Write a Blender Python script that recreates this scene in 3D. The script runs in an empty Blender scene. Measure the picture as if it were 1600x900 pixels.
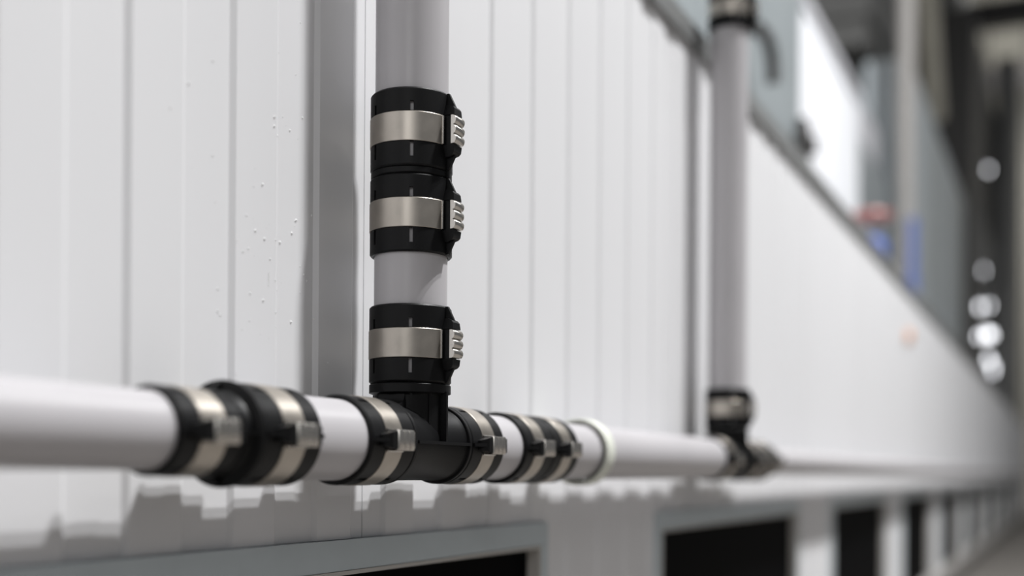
import bpy, math, random
from mathutils import Matrix, Vector

R = math.radians
scene = bpy.context.scene
COL = scene.collection

# ------------------------------------------------------------------ camera
HC = 0.72                       # camera height above the floor
FPX = 1850.0                    # focal length in pixels of the 1600 px wide frame
PSI = math.atan(870.0 / FPX)    # angle between view axis and the wall direction (+X)
ROLL = R(0.4)
PPY = 739.0                     # image row of the level horizon at the principal point
cam_d = bpy.data.cameras.new('camera')
cam = bpy.data.objects.new('camera', cam_d)
COL.objects.link(cam)
fw = Vector((math.cos(PSI), math.sin(PSI), 0))
rt = Vector((math.sin(PSI), -math.cos(PSI), 0))
up = Vector((0, 0, 1))
xc = rt * math.cos(ROLL) + up * math.sin(ROLL)
yc = -rt * math.sin(ROLL) + up * math.cos(ROLL)
zc = -fw
cam.matrix_world = Matrix(((xc.x, yc.x, zc.x, 0), (xc.y, yc.y, zc.y, 0), (xc.z, yc.z, zc.z, HC), (0, 0, 0, 1)))
cam_d.sensor_fit = 'HORIZONTAL'
cam_d.sensor_width = 36
cam_d.lens = FPX / 1600 * 36
cam_d.shift_y = (PPY - 450) / 1600
cam_d.clip_start = 0.02
cam_d.clip_end = 200
cam_d.dof.use_dof = True
cam_d.dof.focus_distance = 1.285
cam_d.dof.aperture_fstop = 1.5
scene.camera = cam

# ------------------------------------------------------------------ world, lamps, exposure
scene.view_settings.view_transform = 'Standard'
scene.view_settings.look = 'None'
scene.view_settings.exposure = 0.0
scene.view_settings.gamma = 1.0
scene.view_settings.use_curve_mapping = False
w = bpy.data.worlds.new('hall_light')
scene.world = w
w.use_nodes = True
w.node_tree.nodes['Background'].inputs[0].default_value = (0.95, 0.97, 1.0, 1)
w.node_tree.nodes['Background'].inputs[1].default_value = 0.155

YP, YW = 0.6525, 0.7255          # pipe axis and wall face, sideways from the camera
ZP = HC + 0.0315                # pipe axis height
XT, XT2 = 1.124, 2.448          # the two tees along the wall


def area(name, loc, target, sx, sy, power, col=(1, 1, 1)):
    d = bpy.data.lights.new(name, 'AREA')
    d.shape = 'RECTANGLE'
    d.size, d.size_y = sx, sy
    d.energy = power
    d.color = col
    o = bpy.data.objects.new(name, d)
    COL.objects.link(o)
    o.location = loc
    z = (Vector(loc) - Vector(target)).normalized()
    x = Vector((1, 0, 0))
    y = z.cross(x).normalized()
    x = y.cross(z)
    o.matrix_world = Matrix(((x.x, y.x, z.x, loc[0]), (x.y, y.y, z.y, loc[1]), (x.z, y.z, z.z, loc[2]), (0, 0, 0, 1)))
    return o


LH = 9.0                        # high hall lamps: a pair in front of the wall, strip lamps along the aisle
for e in (66.3, 68.7):
    area('ceiling_lamp', (XT + 2.45, YP - LH / math.tan(R(e)), ZP + LH), (XT, YW, HC), 0.45, 0.13, 735)
for xx, pw in ((4.7, 58), (12.0, 3)):
    area('strip_fill_light', (xx, YP - 1.45, ZP + 3.4), (xx, YW + 0.3, HC), 3.2, 0.12, pw)
area('strip_fill_light', (25.0, -1.5, 9.0), (32.0, 1.5, 7.0), 3.2, 0.3, 560)  # added fill that brightens the end wall and far machine
for xx in (-3.6, -8.2):  # broad fill added behind the camera for pipe fronts and rib sides
    area('strip_fill_light', (xx, YP - 2.4, ZP + 2.6), (XT, YW, HC), 3.6, 1.2, 31)

# ------------------------------------------------------------------ materials


def mat(name, col, rough=0.5, metal=0.0, noise=0.0, nscale=20.0, bump=0.0, bscale=80.0, coat=0.0, stretch=None, emit=0.0, spec=0.5):
    m = bpy.data.materials.new(name)
    m.use_nodes = True
    nt = m.node_tree
    b = nt.nodes['Principled BSDF']
    b.inputs['Base Color'].default_value = (*col, 1)
    b.inputs['Roughness'].default_value = rough
    b.inputs['Metallic'].default_value = metal
    b.inputs['Specular IOR Level'].default_value = spec
    b.inputs['Coat Weight'].default_value = coat
    if emit:
        b.inputs['Emission Color'].default_value = (*col, 1)
        b.inputs['Emission Strength'].default_value = emit
    tc = nt.nodes.new('ShaderNodeTexCoord')
    mp = nt.nodes.new('ShaderNodeMapping')
    nt.links.new(tc.outputs['Object'], mp.inputs['Vector'])
    if stretch:
        mp.inputs['Scale'].default_value = stretch
    if noise:
        n = nt.nodes.new('ShaderNodeTexNoise')
        n.inputs['Scale'].default_value = nscale
        n.inputs['Detail'].default_value = 4
        nt.links.new(mp.outputs[0], n.inputs['Vector'])
        r = nt.nodes.new('ShaderNodeMapRange')
        r.inputs[1].default_value, r.inputs[2].default_value = 0.3, 0.7
        r.inputs[3].default_value, r.inputs[4].default_value = 1 - noise, 1 + noise
        nt.links.new(n.outputs[0], r.inputs[0])
        mx = nt.nodes.new('ShaderNodeVectorMath')
        mx.operation = 'SCALE'
        mx.inputs[0].default_value = col
        nt.links.new(r.outputs[0], mx.inputs['Scale'])
        nt.links.new(mx.outputs[0], b.inputs['Base Color'])
        r2 = nt.nodes.new('ShaderNodeMapRange')
        r2.inputs[3].default_value, r2.inputs[4].default_value = max(0, rough - 0.06), min(1, rough + 0.06)
        nt.links.new(n.outputs[0], r2.inputs[0])
        nt.links.new(r2.outputs[0], b.inputs['Roughness'])
    if bump:
        n = nt.nodes.new('ShaderNodeTexNoise')
        n.inputs['Scale'].default_value = bscale
        nt.links.new(mp.outputs[0], n.inputs['Vector'])
        bp = nt.nodes.new('ShaderNodeBump')
        bp.inputs['Strength'].default_value = bump
        bp.inputs['Distance'].default_value = 0.001
        nt.links.new(n.outputs[0], bp.inputs['Height'])
        nt.links.new(bp.outputs[0], b.inputs['Normal'])
    return m


M = {
    'wall': mat('white_coated_sheet', (0.79, 0.79, 0.805), 0.38, noise=0.012, nscale=3, stretch=(1, 1, 0.15)),
    'grain': mat('white_paint_grain', (0.84, 0.84, 0.84), 0.3),
    'pipe': mat('grey_pipe_coating', (0.50, 0.485, 0.50), 0.33, noise=0.02, nscale=8, bump=0.03, bscale=300),
    'black': mat('black_glassfibre_plastic', (0.0045, 0.0045, 0.005), 0.45, bump=0.1, bscale=900, spec=0.22),
    'steel': mat('brushed_steel_band', (0.50, 0.46, 0.41), 0.38, metal=1.0, noise=0.07, nscale=60),
    'buckle': mat('pressed_steel_buckle', (0.62, 0.59, 0.55), 0.26, metal=1.0, noise=0.05, nscale=80),
    'white_plastic': mat('pale_plastic', (0.74, 0.76, 0.68), 0.45),
    'frame': mat('blue_grey_frame', (0.54, 0.60, 0.63), 0.35, noise=0.04, nscale=15),
    'lip': mat('pale_frame_bead', (0.50, 0.48, 0.45), 0.4),
    'pane': mat('black_mesh_sheet', (0.002, 0.002, 0.0025), 0.6, spec=0.02),
    'trim': mat('grey_trim', (0.20, 0.205, 0.205), 0.4, noise=0.05),
    'flash': mat('pale_blue_flashing', (0.42, 0.47, 0.50), 0.35, noise=0.05),
    'floor': mat('grey_concrete', (0.19, 0.175, 0.16), 0.5, noise=0.1, nscale=3, bump=0.2),
    'housing': mat('blue_grey_sheet', (0.25, 0.275, 0.285), 0.4, noise=0.06, nscale=4),
    'paleblue': mat('pale_blue_sheet', (0.38, 0.42, 0.455), 0.35, noise=0.06, nscale=4),
    'dark': mat('dark_metal', (0.05, 0.047, 0.045), 0.45),
    'roof': mat('dull_roof_sheet', (0.30, 0.29, 0.28), 0.6, noise=0.2, nscale=2),
    'tan': mat('tan_grey_sheet', (0.42, 0.40, 0.34), 0.6, noise=0.1, nscale=3),
    'grey': mat('mid_grey_sheet', (0.20, 0.20, 0.195), 0.5, noise=0.08, nscale=3),
    'chrome': mat('polished_steel', (0.9, 0.9, 0.92), 0.06, metal=1.0),
    'blue': mat('blue_enamel', (0.12, 0.17, 0.42), 0.35),
    'red': mat('red_enamel', (0.42, 0.16, 0.14), 0.35),
    'orange': mat('orange_finish', (0.68, 0.36, 0.22), 0.4),
    'cabinet': mat('grey_blue_cabinet', (0.42, 0.46, 0.475), 0.4, noise=0.06, nscale=4),
    'cabinet_light': mat('light_blue_cabinet', (0.50, 0.55, 0.58), 0.4, noise=0.06, nscale=4),
    'glow': mat('emissive_dome', (0.95, 0.96, 1.0), 0.4, emit=5.0),  # emissive finish of the domes added on the far machine
    'daylight': mat('daylit_translucent_panel', (0.82, 0.83, 0.86), 0.5, emit=0.22),
    'lightsheet': mat('light_grey_sheet', (0.60, 0.60, 0.63), 0.4, noise=0.03),
    'post': mat('galvanised_post', (0.40, 0.385, 0.37), 0.4, noise=0.06),
}

# ------------------------------------------------------------------ mesh helpers


class MB:
    def __init__(self):
        self.v, self.f = [], []

    def add(self, vs, fs):
        o = len(self.v)
        self.v += [tuple(p) for p in vs]
        self.f += [tuple(i + o for i in f) for f in fs]

    def box(self, x0, x1, y0, y1, z0, z1):
        self.add([(x0, y0, z0), (x1, y0, z0), (x1, y1, z0), (x0, y1, z0), (x0, y0, z1), (x1, y0, z1), (x1, y1, z1), (x0, y1, z1)],
                 [(0, 3, 2, 1), (4, 5, 6, 7), (0, 1, 5, 4), (1, 2, 6, 5), (2, 3, 7, 6), (3, 0, 4, 7)])

    def prism(self, poly, axis, a, b):
        """poly in the two other axes (cyclic order), extruded along axis from a to b"""
        n = len(poly)

        def P(p, t):
            if axis == 'x':
                return (t, p[0], p[1])
            if axis == 'y':
                return (p[0], t, p[1])
            return (p[0], p[1], t)
        vs = [P(p, a) for p in poly] + [P(p, b) for p in poly]
        fs = [(i, (i + 1) % n, n + (i + 1) % n, n + i) for i in range(n)]
        fs += [tuple(range(n))[::-1], tuple(range(n, 2 * n))]
        self.add(vs, fs)

    def lathe(self, prof, seg=72, axis='x', c=(0, 0, 0), closed=True, a0=0.0, a1=2 * math.pi):
        """prof: list of (along, radius); closed profile = ring"""
        full = abs(a1 - a0 - 2 * math.pi) < 1e-6
        na = seg if full else seg + 1
        n = len(prof)
        vs = []
        for j in range(na):
            t = a0 + (a1 - a0) * j / seg
            cs, sn = math.cos(t), math.sin(t)
            for (s, r) in prof:
                if axis == 'x':
                    p = (s, r * cs, r * sn)
                elif axis == 'z':
                    p = (r * cs, r * sn, s)
                else:
                    p = (r * cs, s, r * sn)
                vs.append((p[0] + c[0], p[1] + c[1], p[2] + c[2]))
        fs = []
        for j in range(seg):
            k = (j + 1) % na
            for i in range(n if closed else n - 1):
                i2 = (i + 1) % n
                fs.append((j * n + i, j * n + i2, k * n + i2, k * n + i))
        if closed and not full:
            fs.append(tuple(range(n)))
            fs.append(tuple(range(seg * n, seg * n + n))[::-1])
        self.add(vs, fs)

    def mesh(self, name, m, smooth=True, ang=32):
        me = bpy.data.meshes.new(name)
        me.from_pydata(self.v, [], self.f)
        me.materials.append(M[m])
        import bmesh
        bm = bmesh.new()
        bm.from_mesh(me)
        bmesh.ops.recalc_face_normals(bm, faces=bm.faces)
        bm.to_mesh(me)
        bm.free()
        if smooth:
            for p in me.polygons:
                p.use_smooth = True
            me.set_sharp_from_angle(angle=R(ang))
        me.update()
        return me

    def build(self, name, m, parent=None, smooth=True, ang=32):
        return link(name, self.mesh(name, m, smooth, ang), parent)


def link(name, me, parent=None):
    o = bpy.data.objects.new(name, me)
    COL.objects.link(o)
    o.parent = parent
    return o


def tag(o, label=None, cat=None, group=None, kind=None):
    if label:
        o['label'] = label
    if cat:
        o['category'] = cat
    if group:
        o['group'] = group
    if kind:
        o['kind'] = kind
    return o


def empty(name, loc=(0, 0, 0), vertical=False):
    o = bpy.data.objects.new(name, None)
    COL.objects.link(o)
    o.location = loc
    o.empty_display_size = 0.05
    if vertical:
        o.rotation_euler = (0, -math.pi / 2, 0)      # local X becomes world Z
    return o


def px(x, y, Y):
    """photo pixel -> point on the plane Y (parallel to the wall)"""
    a, b = (x - 800) / FPX, (PPY - y) / FPX
    d = fw + xc * a + yc * b
    t = Y / d.y
    return d.x * t, HC + d.z * t


# ------------------------------------------------------------------ the setting
WS = YW / 0.745
PITCH, RISE0, DEPTH, RUN = 0.1427 * WS, 0.786 * WS, 0.0036, 0.0065
CREST = 0.0722 * WS
SEAM0, PW = 1.174 * WS, PITCH * 8
ZF = HC - 0.076 * WS                  # upper edge of the opening frames
ZB = HC - 0.62 * WS                   # foot of the wall cladding
ZTOP = HC + 0.922 * WS
W0, WP, WW = 0.327 * WS, 1.912 * WS, 1.37 * WS  # openings: first start, period, width
NWIN = 11
XEND = 24.0
wins = [(W0 + WP * i, W0 + WP * i + WW) for i in range(-1, NWIN)]


def in_win(x):
    return any(a < x < b for a, b in wins)


def face_y(x):
    """front face of the ribbed sheet at position x"""
    t = (x - RISE0) % PITCH
    if t < RUN:
        return YW - DEPTH * t / RUN
    if t < CREST:
        return YW - DEPTH
    if t < CREST + RUN:
        return YW - DEPTH * (1 - (t - CREST) / RUN)
    return YW


wall = empty('wall_left', (0, YW, 0))
tag(wall, 'white ribbed metal panel wall behind the grey pipes', 'wall', kind='structure')
g = 0.0008
k = -2
while SEAM0 + k * PW < XEND:
    a, b = SEAM0 + k * PW + g, SEAM0 + (k + 1) * PW - g
    xs = {a, b}
    n0 = int((a - RISE0) / PITCH) - 2
    for n in range(n0, n0 + 14):
        for t in (0, RUN, CREST, CREST + RUN):
            xx = RISE0 + n * PITCH + t
            if a < xx < b:
                xs.add(xx)
    for (p, q) in wins:
        for xx in (p, q):
            if a < xx < b:
                xs.add(xx)
    xs = sorted(xs)
    m = MB()
    for x0, x1 in zip(xs[:-1], xs[1:]):
        if x1 - x0 < 1e-6:
            continue
        zb = ZF if in_win((x0 + x1) / 2) else ZB
        f0 = face_y(x0 + 1e-7) - YW
        f1 = face_y(x1 - 1e-7) - YW
        m.prism([(x0, f0), (x1, f1), (x1, 0.03), (x0, 0.03)], 'z', zb, ZTOP)
    m.build('panel', 'wall', wall, smooth=False)
    k += 1

# dried paint grains on the sheet left of the riser
random.seed(4)
m = MB()


def grain(x, z, s):
    y = face_y(x) - YW
    vs = [(x - s, y + 0.0003, z), (x, y + 0.0003, z - s * 1.2), (x + s, y + 0.0003, z), (x, y + 0.0003, z + s * 1.3), (x, y - s * 0.8, z)]
    m.add(vs, [(0, 1, 4), (1, 2, 4), (2, 3, 4), (3, 0, 4), (0, 3, 2, 1)])


for i in range(85):
    gx = random.gauss(415, 55)
    gy = random.gauss(340, 140)
    if gx > 560 or gy > 590:
        continue
    X, Z = px(gx, gy, YW)
    grain(X, Z, random.choice((0.0006, 0.0008, 0.0011, 0.0015, 0.0019)))
for j in range(9):
    X, Z = px(416 + random.uniform(-1, 1) - j * 0.2, 425 + j * 2.6, YW)
    grain(X, Z, 0.0011)
o = m.build('paint_grain', 'grain', wall)
tag(o, kind='stuff')

m = MB()
m.prism([(YW - 0.014, ZTOP - 0.004), (YW - 0.014, ZTOP + 0.040), (YW + 0.05, ZTOP + 0.040), (YW + 0.05, ZTOP + 0.0), (YW + 0.005, ZTOP - 0.004)], 'x', -0.9, XEND)
tag(m.build('trim_1', 'trim', smooth=False), 'dark grey trim strip along the top edge of the white wall', 'trim', kind='structure')
m = MB()
m.prism([(YW + 0.052, ZTOP + 0.0), (YW + 0.052, ZTOP + 0.10), (YW + 0.07, ZTOP + 0.12), (YW + 0.40, ZTOP + 0.12), (YW + 0.40, ZTOP)], 'x', -0.9, XEND)
tag(m.build('trim_2', 'flash', smooth=False), 'pale blue-grey flashing above the dark wall trim', 'trim', kind='structure')
m = MB()
m.prism([(YW - 0.05, ZB - 0.045), (YW - 0.05, ZB + 0.02), (YW - 0.03, ZB + 0.035), (YW - 0.006, ZB + 0.035), (YW + 0.03, ZB), (YW + 0.03, ZB - 0.045)], 'x', -0.9, XEND)
tag(m.build('trim_3', 'post', smooth=False), 'light grey base rail along the foot of the wall', 'trim', kind='structure')
m = MB()
m.box(-0.9, XEND, YW, YW + 0.03, 0, ZB - 0.045)
tag(m.build('baseboard_left', 'grey', smooth=False), 'grey plinth below the base rail', 'baseboard', kind='structure')
m = MB()
m.box(-3, 34, -6, 8, -0.05, 0)
tag(m.build('floor', 'floor', smooth=False), 'grey concrete hall floor', 'floor', kind='structure')

# openings with frames
for i, (a, b) in enumerate(wins):
    wn = empty('window_%d' % (i + 1), (a, YW, ZB))
    tag(wn, 'dark opening in a blue-grey frame low in the wall', 'window', 'dark framed openings', 'structure')
    L, H = b - a, ZF - ZB
    fw_, fd = 0.034, 0.010
    m = MB()
    m.box(0, L, -fd, 0.03, H - fw_, H - 0.0005)
    m.build('head_rail', 'frame', wn, smooth=False)
    for x0 in (0, L - fw_ + 0.006):
        m = MB()
        m.box(x0 + (0.0005 if x0 == 0 else 0), x0 + fw_ - 0.0065, -fd, 0.03, 0.036, H - fw_ - 0.0005)
        m.build('jamb', 'frame', wn, smooth=False)
    m = MB()
    m.box(fw_ - 0.006, L - fw_ + 0.006, -fd - 0.001, 0.02, H - fw_ - 0.005, H - fw_ - 0.0005)
    m.build('bead', 'lip', wn, smooth=False)
    for x0 in (fw_ - 0.006, L - fw_ + 0.001):
        m = MB()
        m.box(x0, x0 + 0.005, -fd - 0.001, 0.02, 0.036, H - fw_ - 0.0055)
        m.build('bead', 'lip', wn, smooth=False)
    m = MB()
    m.box(fw_ - 0.002, L - fw_ + 0.002, 0.010, 0.018, 0.036, H - fw_ - 0.001)
    m.build('pane', 'pane', wn, smooth=False)

# ------------------------------------------------------------------ pipes
PR, PS = 0.040, 0.0315          # radii of the large and the small pipe
WALLT = 0.0025


def pipe(label, p0, p1, r, group=None):
    p0, p1 = Vector(p0), Vector(p1)
    vert = abs(p1.z - p0.z) > abs(p1.x - p0.x)
    L = (p1 - p0).length
    o = empty_mesh_pipe(L, r)
    o.location = p0
    if vert:
        o.rotation_euler = (0, -math.pi / 2, 0)
    return tag(o, label, 'pipe', group)


def empty_mesh_pipe(L, r):
    m = MB()
    m.lathe([(0, r), (L, r), (L, r - WALLT), (0, r - WALLT)], 96)
    return m.build('grey_pipe', 'pipe')


H = lambda x: (x, YP, ZP)
V = lambda x, z: (x, YP, HC + z)
pipe('slim grey pipe running into the reducing coupling', H(-0.9), H(0.793), PS)
pipe('short grey pipe between reducing coupling and tee with the two-clamp riser', H(0.813), H(XT - 0.066), PR)
pipe('short grey pipe between the tee and the horizontal coupling beside it', H(XT + 0.066), H(1.418), PR)
pipe('grey pipe carrying the pale plastic clip', H(1.426), H(XT2 - 0.066), PR)
pipe('short grey pipe stub joining the far tee to its reducer', H(XT2 + 0.066), H(2.70), PR)
pipe('long slim grey pipe beyond the far tee', H(2.722), H(XEND - 0.3), PS)
pipe('short upright grey pipe between the tee and the upright coupling', V(XT, ZP - HC + 0.066), V(XT, 0.317), PR)
pipe('tall grey riser pipe above the upright coupling', V(XT, 0.325), V(XT, 2.3), PR)
pipe('grey riser pipe standing in the far tee', V(XT2, ZP - HC + 0.066), V(XT2, 1.012), PR)
pipe('grey pipe piece above the topmost coupling', V(XT2, 1.022), V(XT2, 2.3), PR)

# ------------------------------------------------------------------ fittings
BW = 0.031                      # width of the steel band
SEG = 72


def clamp_meshes(r, W):
    ro = r + 0.0048
    ri = r + 0.0006
    rb = ro - 0.0006            # seat of the band
    h = W / 2
    s0, s1 = BW / 2 + 0.0008, BW / 2 + 0.0165
    t1 = BW / 2 + 0.011
    # axial stations and outer radii
    st = [(-h, ro - 0.0016), (-h + 0.0018, ro), (-s1, ro), (-s0, ro), (-BW / 2 - 0.0002, rb), (BW / 2 + 0.0002, rb), (s0, ro), (t1, ro), (h - 0.0018, ro), (h, ro - 0.0016)]
    slits_ax = {2, 6}           # stations [2,3] and [6,7]
    base = -math.pi / 2         # -Y direction in (y,z) angle: cos->y ; angle pi
    mb = MB()
    n = len(st)
    lat = math.pi               # the latch faces local -Y
    off = R(2.5)
    slit_j = {int(round((lat + R(60) * q) / (2 * math.pi) * SEG)) % SEG for q in range(1, 6)}
    vo, vi = [], []
    for j in range(SEG):
        t = 2 * math.pi * j / SEG - off
        c, s = math.cos(t), math.sin(t)
        for (x, rr) in st:
            vo.append((x, rr * c, rr * s))
        for (x, rr) in st:
            vi.append((x, ri * c, ri * s))
    N = len(vo)
    fs = []
    for j in range(SEG):
        k = (j + 1) % SEG
        for i in range(n - 1):
            if i in slits_ax and j in slit_j:
                A, B, C_, D = j * n + i, j * n + i + 1, k * n + i + 1, k * n + i
                for (p, q) in ((A, B), (B, C_), (C_, D), (D, A)):
                    fs.append((p, q, N + q, N + p))
                continue
            fs.append((j * n + i, j * n + i + 1, k * n + i + 1, k * n + i))
            fs.append((N + j * n + i, N + k * n + i, N + k * n + i + 1, N + j * n + i + 1))
        for i in (0, n - 1):
            fs.append((j * n + i, k * n + i, N + k * n + i, N + j * n + i))
    mb.add(vo + vi, fs)
    shell = mb.mesh('clamp', 'black')
    # band
    mb = MB()
    mb.lathe([(-BW / 2, rb), (-BW / 2, ro + 0.0003), (-BW / 2 + 0.0004, ro + 0.0006), (BW / 2 - 0.0004, ro + 0.0006), (BW / 2, ro + 0.0003), (BW / 2, rb)], SEG, a0=lat + R(13), a1=lat + R(347))
    band = mb.mesh('band', 'steel')
    # latch: chamfered lug with a seat for the buckle, plus thin fins to the clamp ends
    mb = MB()
    tw = 0.0088
    top = ro + 0.0125

    def lug(sg):
        a, b, c = BW / 2 + 0.0006, BW / 2 + 0.0075, BW / 2 + 0.0125
        prof = [(sg * a, -(ro - 0.002)), (sg * a, -top), (sg * b, -top + 0.0006), (sg * (b + 0.0025), -top + 0.0025), (sg * c, -ro - 0.004), (sg * c, -(ro - 0.002))]
        vs = []
        for i, (x, y) in enumerate(prof):
            wv = tw * (1.0, 1.0, 0.9, 0.8, 0.6, 0.6)[i]
            vs += [(x, y, -wv), (x, y, wv)]
        nn = len(prof)
        fs = [(2 * i, 2 * ((i + 1) % nn), 2 * ((i + 1) % nn) + 1, 2 * i + 1) for i in range(nn)]
        fs += [tuple(2 * i for i in range(nn)), tuple(2 * i + 1 for i in range(nn))[::-1]]
        mb.add(vs, fs)
        pts = [(BW / 2 + 0.004, -ro + 0.002), (BW / 2 + 0.004, -top + 0.0012), (BW / 2 + 0.0085, -top + 0.0018), (h - 0.0005, -ro - 0.0022), (h - 0.0005, -ro + 0.002)]
        mb.prism([(sg * x, y) for x, y in pts], 'z', -0.0019, 0.0019)
    lug(1)
    lug(-1)
    mb.box(-BW / 2 - 0.0006, BW / 2 + 0.0006, -top + 0.004, -ro + 0.001, -tw * 0.8, tw * 0.8)
    latch = mb.mesh('latch', 'black')
    # buckle: corrugated plate with three ridges and two cheeks
    mb = MB()
    hb = BW / 2 - 0.0004
    NB = 36
    tops, bots = [], []
    for i in range(NB + 1):
        x = -hb + 2 * hb * i / NB
        u = (x + hb) / (2 * hb)
        y = -(top + 0.0003 + 0.0034 * abs(math.sin(u * 3 * math.pi)) ** 0.6)
        tops.append((x, y))
    zz = tw + 0.0014
    ins = 0.0022
    vs = []
    for (x, y) in tops:
        vs += [(x, y + 0.0012, -zz), (x, y, -zz + ins), (x, y, zz - ins), (x, y + 0.0012, zz), (x, -top + 0.0035, zz), (x, -top + 0.0035, zz - 0.0010), (x, -top + 0.0022, zz - 0.0010), (x, -top + 0.0022, -zz + 0.0010), (x, -top + 0.0035, -zz + 0.0010), (x, -top + 0.0035, -zz)]
    q = 10
    fs = []
    for i in range(NB):
        for j in range(q):
            j2 = (j + 1) % q
            fs.append((i * q + j, i * q + j2, (i + 1) * q + j2, (i + 1) * q + j))
    fs += [tuple(range(q)), tuple(range(NB * q, NB * q + q))[::-1]]
    mb.add(vs, fs)
    buckle = mb.mesh('buckle', 'buckle')
    # rolled band end with a dark slot beside the buckle
    mb = MB()
    ang0 = R(180 - 13.0)
    ya, za = (ro + 0.0008) * math.cos(ang0), (ro + 0.0008) * math.sin(ang0)
    mb.lathe([(-hb, 0.0), (-hb, 0.0014), (hb, 0.0014), (hb, 0.0)], 10, c=(0, ya, za), closed=False)
    mb.lathe([(-hb, 0.0), (-hb, 0.0014), (hb, 0.0014), (hb, 0.0)], 10, c=(0, ya, -za), closed=False)
    roll = mb.mesh('band_end', 'buckle')
    return shell, band, latch, buckle, roll


CL_BIG = clamp_meshes(PR, 0.083)
CL_SMALL = clamp_meshes(PS, 0.078)


def clamp(parent, at, meshes, axis='x'):
    c = link('clamp', meshes[0], parent)
    c['label'] = 'black slotted clamp shell with steel band'
    if axis == 'x':
        c.location = (at, 0, 0)
    else:
        c.location = (0, 0, at)
        c.rotation_euler = (0, -math.pi / 2, 0)
    for nme, me in zip(('band', 'latch', 'buckle', 'band_end'), meshes[1:]):
        link(nme, me, c)
    return c


def coupling(label, loc, vertical=False):
    t = empty('pipe_coupling', loc, vertical)
    tag(t, label, 'coupling')
    ri, ro = PR + 0.0004, PR + 0.0042
    m = MB()
    m.lathe([(-0.0035, ri), (-0.0035, ro - 0.001), (-0.0025, ro), (0.0025, ro), (0.0035, ro - 0.001), (0.0035, ri)], SEG)
    m.box(-0.0035, 0.0035, -ro - 0.003, -ro + 0.002, -0.0015, 0.0015)
    m.build('collar', 'black', t)
    clamp(t, -0.0455, CL_BIG)
    clamp(t, 0.0455, CL_BIG)
    return t


def reducer(label, loc, flip=False):
    """small socket at -X, large socket at +X (flip: the other way round)"""
    s = -1 if flip else 1
    t = empty('reducing_coupling', loc)
    tag(t, label, 'coupling')
    m = MB()
    ri = PS + 0.0004
    prof = [(-0.010, ri), (-0.010, PS + 0.004), (-0.004, PS + 0.0042), (-0.001, PS + 0.006), (0.0005, PR + 0.0045), (0.0015, PR + 0.0060), (0.0045, PR + 0.0060), (0.0055, PR + 0.0050), (0.0055, ri)]
    m.lathe([(s * a, b) for a, b in prof], SEG)
    for q in range(4):
        zq = (0.0, )
        ang = R(90 * q + 180)
        cy, sy = math.cos(ang), math.sin(ang)
        r0, r1, th = PS + 0.003, PR + 0.0045, 0.0015
        pts = []
        for (a, rr) in ((-0.010, r0), (-0.010, r0 + 0.003), (-0.001, r1), (0.002, r1), (0.002, r0)):
            for sd in (-1, 1):
                pts.append((s * a, rr * cy - sd * th * sy, rr * sy + sd * th * cy))
        n = 5
        fs = [(2 * i, 2 * ((i + 1) % n), 2 * ((i + 1) % n) + 1, 2 * i + 1) for i in range(n)] + [(0, 2, 4, 6, 8), (9, 7, 5, 3, 1)]
        m.add(pts, fs)
    m.build('collar', 'black', t)
    clamp(t, s * -0.0495, CL_SMALL)
    clamp(t, s * 0.0475, CL_BIG)
    return t


def tee(label, loc):
    t = empty('pipe_tee', loc)
    tag(t, label, 'tee')
    A = 0.0635
    rb = PR + 0.0006
    m = MB()
    rf = PR + 0.0046
    prof = [(-A, PR - 0.003), (-A, rf - 0.0008), (-A + 0.0008, rf), (-A + 0.0045, rf), (-A + 0.0052, rf - 0.0008), (-A + 0.0054, rb + 0.001), (-A + 0.0075, rb), (0, rb - 0.0003)]
    full = prof + [(-a, b) for a, b in prof[:-1]][::-1]
    m.lathe(full, 96)
    m.build('run_body', 'black', t)
    m = MB()
    rn = PR - 0.0008
    prof = [(0.0, rn), (A - 0.0125, rn), (A - 0.011, rn + 0.0012), (A - 0.0095, rf), (A - 0.0010, rf), (A, rf - 0.0008), (A, PR - 0.003), (0.0, PR - 0.003)]
    m.lathe(prof, 96, axis='z')
    for ang in (118, 150, 212, 242, 300, 330):
        cs, sn = math.cos(R(ang)), math.sin(R(ang))
        th = 0.0012
        pts = []
        for z in (0.02, A - 0.010):
            for (rr, sd) in ((rn - 0.001, -1), (rn + 0.0012, -1), (rn + 0.0012, 1), (rn - 0.001, 1)):
                pts.append((rr * cs - sd * th * sn, rr * sn + sd * th * cs, z))
        m.add(pts, [(0, 1, 2, 3), (7, 6, 5, 4), (0, 1, 5, 4), (1, 2, 6, 5), (2, 3, 7, 6), (3, 0, 4, 7)])
    m.build('branch_body', 'black', t)
    m = MB()
    y0, y1 = -rb - 0.0058, -rb + 0.003
    m.box(-A + 0.004, A - 0.004, y0, y1, -0.0017, 0.0017)
    m.box(-0.0017, 0.0017, y0, y1, 0.0017, A - 0.008)
    m.build('seam_fin', 'black', t, smooth=False)
    # curved gussets between run and branch
    for sg in (-1, 1):
        m = MB()
        pts = []
        for i in range(9):
            q = R(90) * i / 8
            pts.append((sg * (rn + 0.012 * (1 - math.sin(q))), rb + 0.012 * (1 - math.cos(q)) - 0.001))
        poly = pts + [(sg * (rn - 0.006), rb - 0.006)]
        m.prism(poly, 'y', -0.016, 0.016)
        m.build('gusset', 'black', t)
    for s in (-1, 1):
        clamp(t, s * (A + 0.0425), CL_BIG)
    clamp(t, A + 0.0425, CL_BIG, 'z')
    return t


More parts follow.
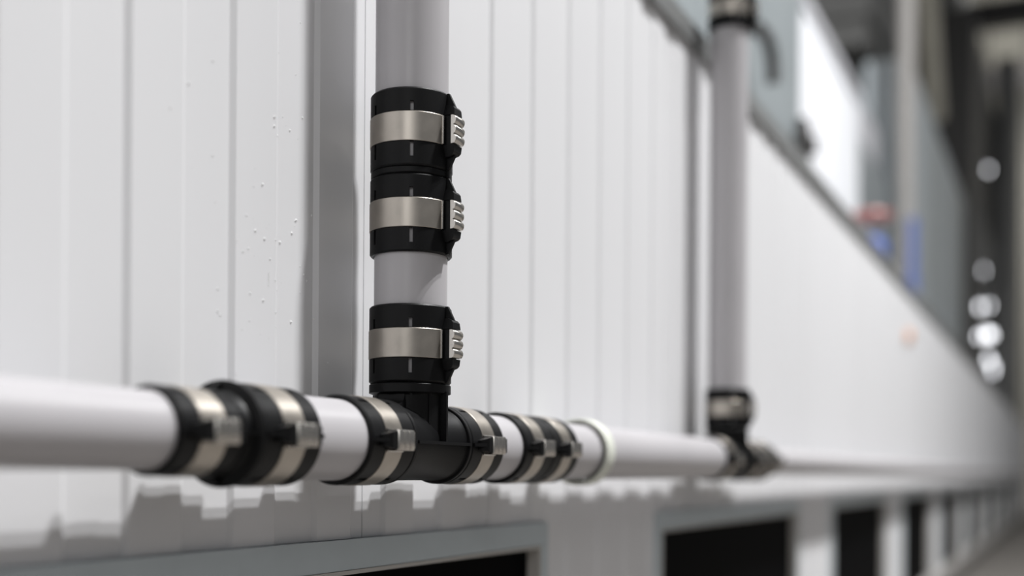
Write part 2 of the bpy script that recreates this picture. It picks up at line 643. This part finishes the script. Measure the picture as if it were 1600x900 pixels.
reducer('black reducing coupling with the larger of its clamps towards the near tee', H(0.803))
tee('black tee below the riser with the upright double-clamp coupling', H(XT))
coupling('upright black coupling with two steel bands on the riser', V(XT, 0.321), True)
coupling('horizontal black coupling with two steel bands between tee and pale clip', H(1.422))
tee('black tee at the foot of the riser beyond the pale clip', H(XT2))
reducer('black reducing coupling directly beyond the far tee', H(2.713), flip=True)
coupling('upright black coupling high on the riser of the far tee', V(XT2, 1.017), True)

# pale pipe clip screwed to the wall
t = empty('pipe_clip', H(1.627))
tag(t, 'pale plastic pipe clip holding the grey pipe to the wall', 'clip')
m = MB()
r1, r2 = PR + 0.0052, PR + 0.0092
m.lathe([(-0.017, r1), (-0.0165, r2 - 0.0006), (-0.015, r2), (0.013, r2), (0.015, r2 - 0.001), (0.015, PR + 0.0008), (0.008, PR + 0.0008), (0.008, r1)], 72)
m.build('ring', 'white_plastic', t)
m = MB()
m.box(-0.013, 0.013, PR + 0.008, YW - YP - 0.004, -0.018, 0.018)
m.build('stem', 'white_plastic', t)
m = MB()
m.box(-0.014, 0.014, YW - YP - 0.0070, YW - YP - 0.0037, -0.034, 0.034)
m.build('base_plate', 'white_plastic', t)
m = MB()
m.box(-0.013, 0.013, -PR - 0.0051, -PR - 0.0015, -0.012, 0.004)
m.build('catch', 'grey', t)

# ------------------------------------------------------------------ machinery behind and above the wall


def bgbox(name, label, cat, m_, x0, x1, y0, y1, z0, z1, group=None):
    m = MB()
    m.box(x0, x1, y0, y1, z0, z1)
    return tag(m.build(name, m_, smooth=False), label, cat, group)


def bgcyl(mb, p0, p1, r, seg=20):
    p0, p1 = Vector(p0), Vector(p1)
    z = (p1 - p0).normalized()
    x = z.orthogonal().normalized()
    y = z.cross(x)
    vs = []
    for p in (p0, p1):
        for j in range(seg):
            a = 2 * math.pi * j / seg
            vs.append(p + x * r * math.cos(a) + y * r * math.sin(a))
    fs = [(j, (j + 1) % seg, seg + (j + 1) % seg, seg + j) for j in range(seg)]
    fs += [tuple(range(seg))[::-1], tuple(range(seg, 2 * seg))]
    mb.add(vs, fs)


ZR = ZTOP + 0.12                 # top of the enclosure behind the trim
YH = 1.25                        # face of the set-back upper housing
m = MB()
m.box(-0.9, XEND, YW + 0.031, 6.0, ZTOP - 0.02, ZTOP - 0.005)
tag(m.build('ceiling', 'grey', smooth=False), 'grey roof deck of the enclosure behind the wall trim', 'roof', kind='structure')


def X_at(x, Y):
    return px(x, 700, Y)[0]


def Z_at(x, y, Y):
    return px(x, y, Y)[1]


# upper housing left of the bright panel
xa, xb = 2.5, X_at(1247, YH)
t = empty('upper_housing', ((xa + xb) / 2, YH, ZTOP))
tag(t, 'blue-grey sheet metal housing set back above the white wall', 'housing')
n = 4
for i in range(n):
    x0 = xa + (xb - xa) * i / n - t.location.x
    x1 = xa + (xb - xa) * (i + 1) / n - t.location.x
    m = MB()
    m.box(x0 + 0.004, x1 - 0.004, 0, 0.5, 0, 2.6)
    m.build('panel', 'housing', t, smooth=False)
m = MB()
m.box(xa - t.location.x, xb - t.location.x, -0.05, 0, 0.0, 0.42)
m.build('lower_band', 'paleblue', t, smooth=False)

# bent dark handle on the housing, beside the far riser
hx, hz = px(1190, 72, YH - 0.08)
m = MB()
prev = None
pts = [Vector((hx + a_, YH - 0.10, hz + b_)) for a_, b_ in ((-0.16, 0.02), (-0.02, 0.035), (0.06, 0.02), (0.11, -0.03), (0.13, -0.12))]
pts = [pts[0] + Vector((0, 0.099, 0))] + pts
for p, q in zip(pts[:-1], pts[1:]):
    bgcyl(m, p, q, 0.028, 14)
tag(m.build('bent_handle', 'dark'), 'dark bent tube handle on the blue-grey housing', 'handle')

# bright translucent panel
x0, x1 = X_at(1249, YH), X_at(1338, YH)
t = empty('window_%d' % (len(wins) + 1), (x0, YH, ZTOP))
tag(t, 'tall bright daylit panel beside the blue-grey housing', 'window', kind='structure')
zt = Z_at(1290, 72, YH) - ZTOP
m = MB()
m.box(0.0, x1 - x0, 0.0, 0.04, 0.0, zt)
m.build('pane', 'daylight', t, smooth=False)
m = MB()
m.box(-0.02, x1 - x0 + 0.03, -0.02, 0.06, zt, zt + 0.06)
m.build('frame', 'lightsheet', t, smooth=False)
# dark handle of the bright panel
hx, hz = px(1252, 222, YH - 0.03)
m = MB()
m.box(hx - 0.05, hx + 0.09, YH - 0.06, YH - 0.021, hz - 0.11, hz + 0.11)
m.box(hx - 0.01, hx + 0.05, YH - 0.10, YH - 0.06, hz - 0.06, hz + 0.02)
tag(m.build('latch_box', 'dark', smooth=False), 'dark latch box at the edge of the bright panel', 'latch')

# light grey panel and blue-grey cabinet behind it
x0, x1 = X_at(1339, YH), X_at(1380, YH)
zb_, zt = Z_at(1345, 205, YH), Z_at(1345, 135, YH)
bgbox('cover_sheet', 'light grey cover sheet next to the bright panel', 'cover', 'lightsheet', x0 + 0.04, x1, YH + 0.05, YH + 0.4, zb_, zt)
t = empty('cabinet', ((x0 + x1) / 2, YH, ZTOP))
tag(t, 'blue-grey cabinet under the light grey cover sheet', 'cabinet')
m = MB()
m.box(x0 + 0.04 - t.location.x, X_at(1396, YH) - t.location.x, 0.03, 0.6, 0, zb_ - ZTOP)
m.build('body', 'housing', t, smooth=False)
m = MB()
m.box(x0 + 0.05 - t.location.x, X_at(1364, YH) - t.location.x, 0.0, 0.03, 0.05, (zb_ - ZTOP) * 0.62)
m.build('door', 'paleblue', t, smooth=False)

# blue valve with red hand wheel on the wall trim
YV = 0.95
vx, vz = px(1362, 358, YV)
t = empty('valve', (vx, YV, ZR))
tag(t, 'blue valve with a red hand wheel standing on the wall top', 'valve')
m = MB()
m.lathe([(0, 0.0), (0, 0.09), (0.05, 0.09), (0.06, 0.06), (0.12, 0.085), (0.20, 0.085), (0.24, 0.05), (0.26, 0.0)], 24, axis='z', closed=False)
m.build('body', 'blue', t)
m = MB()
m.lathe([(0.26, 0.012), (0.36, 0.012), (0.36, 0.0)], 12, axis='z', closed=False)
m.build('stem', 'trim', t)
m = MB()
for i in range(20):
    a, b = 2 * math.pi * i / 20, 2 * math.pi * (i + 1) / 20
    bgcyl(m, (0.085 * math.cos(a), 0.085 * math.sin(a), 0.35), (0.085 * math.cos(b), 0.085 * math.sin(b), 0.35), 0.022, 8)
for i in range(3):
    a = math.pi * i / 3
    bgcyl(m, (-0.085 * math.cos(a), -0.085 * math.sin(a), 0.35), (0.085 * math.cos(a), 0.085 * math.sin(a), 0.35), 0.014, 8)
m.build('hand_wheel', 'red', t)
# small domed orange spot on the wall below the trim
ox, oz = px(1416, 527, YW)
m = MB()
m.lathe([(0.0, 0.0), (0.0, 0.036), (-0.015, 0.036), (-0.025, 0.026), (-0.028, 0.0)], 20, axis='y', c=(ox, YW - DEPTH, oz), closed=False)
tag(m.build('orange_spot', 'orange'), 'small round orange spot on the white wall below its trim', 'cap')

# galvanised post with a blue hose
YC = 1.15
cx = X_at(1411, YC)
d_c = (cx * math.cos(PSI) + YC * math.sin(PSI))
rw = 14.0 / FPX * d_c
t = empty('steel_post', (cx, YC, ZR))
tag(t, 'pale galvanised steel post standing behind the wall', 'post')
m = MB()
m.lathe([(0.02, rw), (3.6, rw), (3.6, rw * 0.8), (0.02, rw * 0.8)], 24, axis='z')
m.build('shaft', 'post', t)
m = MB()
m.box(-rw * 1.6, rw * 1.6, -rw * 1.6, rw * 1.6, 0, 0.02)
m.build('foot_plate', 'post', t, smooth=False)
bx = X_at(1423, 1.0)
m = MB()
bgcyl(m, (bx, 1.0, Z_at(1423, 430, 1.0)), (bx, 1.0, Z_at(1423, 338, 1.0)), 0.034, 16)
bgcyl(m, (bx, 1.0, ZR), (bx, 1.0, Z_at(1423, 430, 1.0)), 0.042, 16)
tag(m.build('blue_hose', 'blue'), 'blue hose hanging in front of the pale steel post', 'hose')

# large blue-grey cabinets farther back
x0, x1 = X_at(1428, 1.1), X_at(1512, 1.1)
t = empty('switch_cabinet', ((x0 + x1) / 2, 1.1, ZTOP))
tag(t, 'long blue-grey cabinet row behind the pale post', 'cabinet')
ztc = Z_at(1470, 190, 1.1) - ZTOP
nn = 4
for i in range(nn):
    a = x0 + (x1 - x0) * i / nn - t.location.x
    b = x0 + (x1 - x0) * (i + 1) / nn - t.location.x
    m = MB()
    m.box(a + 0.02, b - 0.02, 0.06, 0.4, 0, ztc)
    m.build('door', 'cabinet' if i % 2 else 'cabinet_light', t, smooth=False)
# grey column and dark ducts above
YD = 1.9
for i, (p, q, y0, y1, mm, lab) in enumerate((
        (1432, 1462, -60, 185, 'dark', 'dark duct hanging above the long cabinet row'),
        (1480, 1512, -60, 200, 'grey', 'mid grey duct riser right of the dark duct'),
        (1350, 1396, -60, 60, 'grey', 'grey-brown duct hanging above the light grey cover sheet'))):
    a, b = X_at(p, YD), X_at(q, YD)
    z0 = Z_at(q if y1 > 100 else p, y1, YD)
    t = empty('duct', ((a + b) / 2, YD, z0))
    tag(t, lab, 'duct')
    m = MB()
    m.box(a - t.location.x, b - t.location.x, 0, 0.6, 0, 4.5)
    m.build('body', mm, t, smooth=False)
    m = MB()
    m.box(a - t.location.x - 0.05, b - t.location.x + 0.05, -0.05, 0.65, 0.3, 0.4)
    m.build('flange', mm, t, smooth=False)
sx, sz = px(1453, 75, 1.35)
m = MB()
bgcyl(m, (sx - 0.6, 1.35, sz + 0.6), (sx + 0.5, 1.35, sz - 0.6), 0.12, 16)
tag(m.build('slanted_pipe', 'tan'), 'tan slanted pipe in front of the dark duct', 'pipe')

# dark machine at the far end with glowing domes added for bright round blurs
YM = 1.2
x0, x1 = X_at(1517, YM), X_at(1578, YM)
zt = Z_at(1550, 150, YM)
t = empty('dark_machine', ((x0 + x1) / 2, YM, ZTOP))
tag(t, 'tall dark machine at the far end of the wall top', 'machine')
cxm = t.location.x
m = MB()
m.box(x0 - cxm, x1 - cxm, 0.0, 0.6, 0, zt - ZTOP)
m.build('body', 'dark', t, smooth=False)
m = MB()
m.box(x0 - cxm + 0.3, x1 - cxm, -0.05, 0.0, (zt - ZTOP) * 0.35, (zt - ZTOP) * 0.52)
m.build('cover', 'grey', t, smooth=False)
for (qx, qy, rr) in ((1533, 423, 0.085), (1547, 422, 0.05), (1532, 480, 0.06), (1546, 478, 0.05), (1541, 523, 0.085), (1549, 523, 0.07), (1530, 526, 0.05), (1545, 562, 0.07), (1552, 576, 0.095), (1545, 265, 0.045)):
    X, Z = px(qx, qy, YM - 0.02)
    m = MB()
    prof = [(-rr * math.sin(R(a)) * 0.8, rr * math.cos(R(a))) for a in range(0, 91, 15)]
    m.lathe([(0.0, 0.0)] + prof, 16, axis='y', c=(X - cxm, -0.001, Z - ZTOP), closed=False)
    m.build('glow_dome', 'glow', t)
YE = 0.82
bgbox('end_column', 'grey column at the very end of the wall', 'column', 'grey', X_at(1584, YE), X_at(1584, YE) + 3.0, YE, YE + 0.3, ZTOP + 0.12, ZTOP + 6)

# far hall: back wall of tan sheets and a dull roof
xw = 33.0
wb = empty('wall_back', (xw, 0, 0))
tag(wb, 'tan-grey sheeted end wall of the hall', 'wall', kind='structure')
for i in range(14):
    y0 = -4 + i * 1.0
    m = MB()
    m.box(0, 0.1, y0 + 0.03, y0 + 0.97, 0, 18)
    m.build('panel', 'tan', wb, smooth=False)
m = MB()
m.box(0.1, 0.2, -4, 10, 0, 18)
m.build('backing', 'dark', wb, smooth=False)
m = MB()
m.box(-0.9, 33, 3.2, 3.3, ZTOP - 0.02, 10)
tag(m.build('wall_right', 'roof', smooth=False), 'dull brown-grey hall wall behind the machinery', 'wall', kind='structure')
for i in range(6):
    y = 8 + i * 4
    bgbox('roof_beam', 'dark steel roof beam crossing the hall', 'beam', 'dark', y, y + 0.3, -1.0, 1.85, 9.2, 9.7, 'dark roof beams')
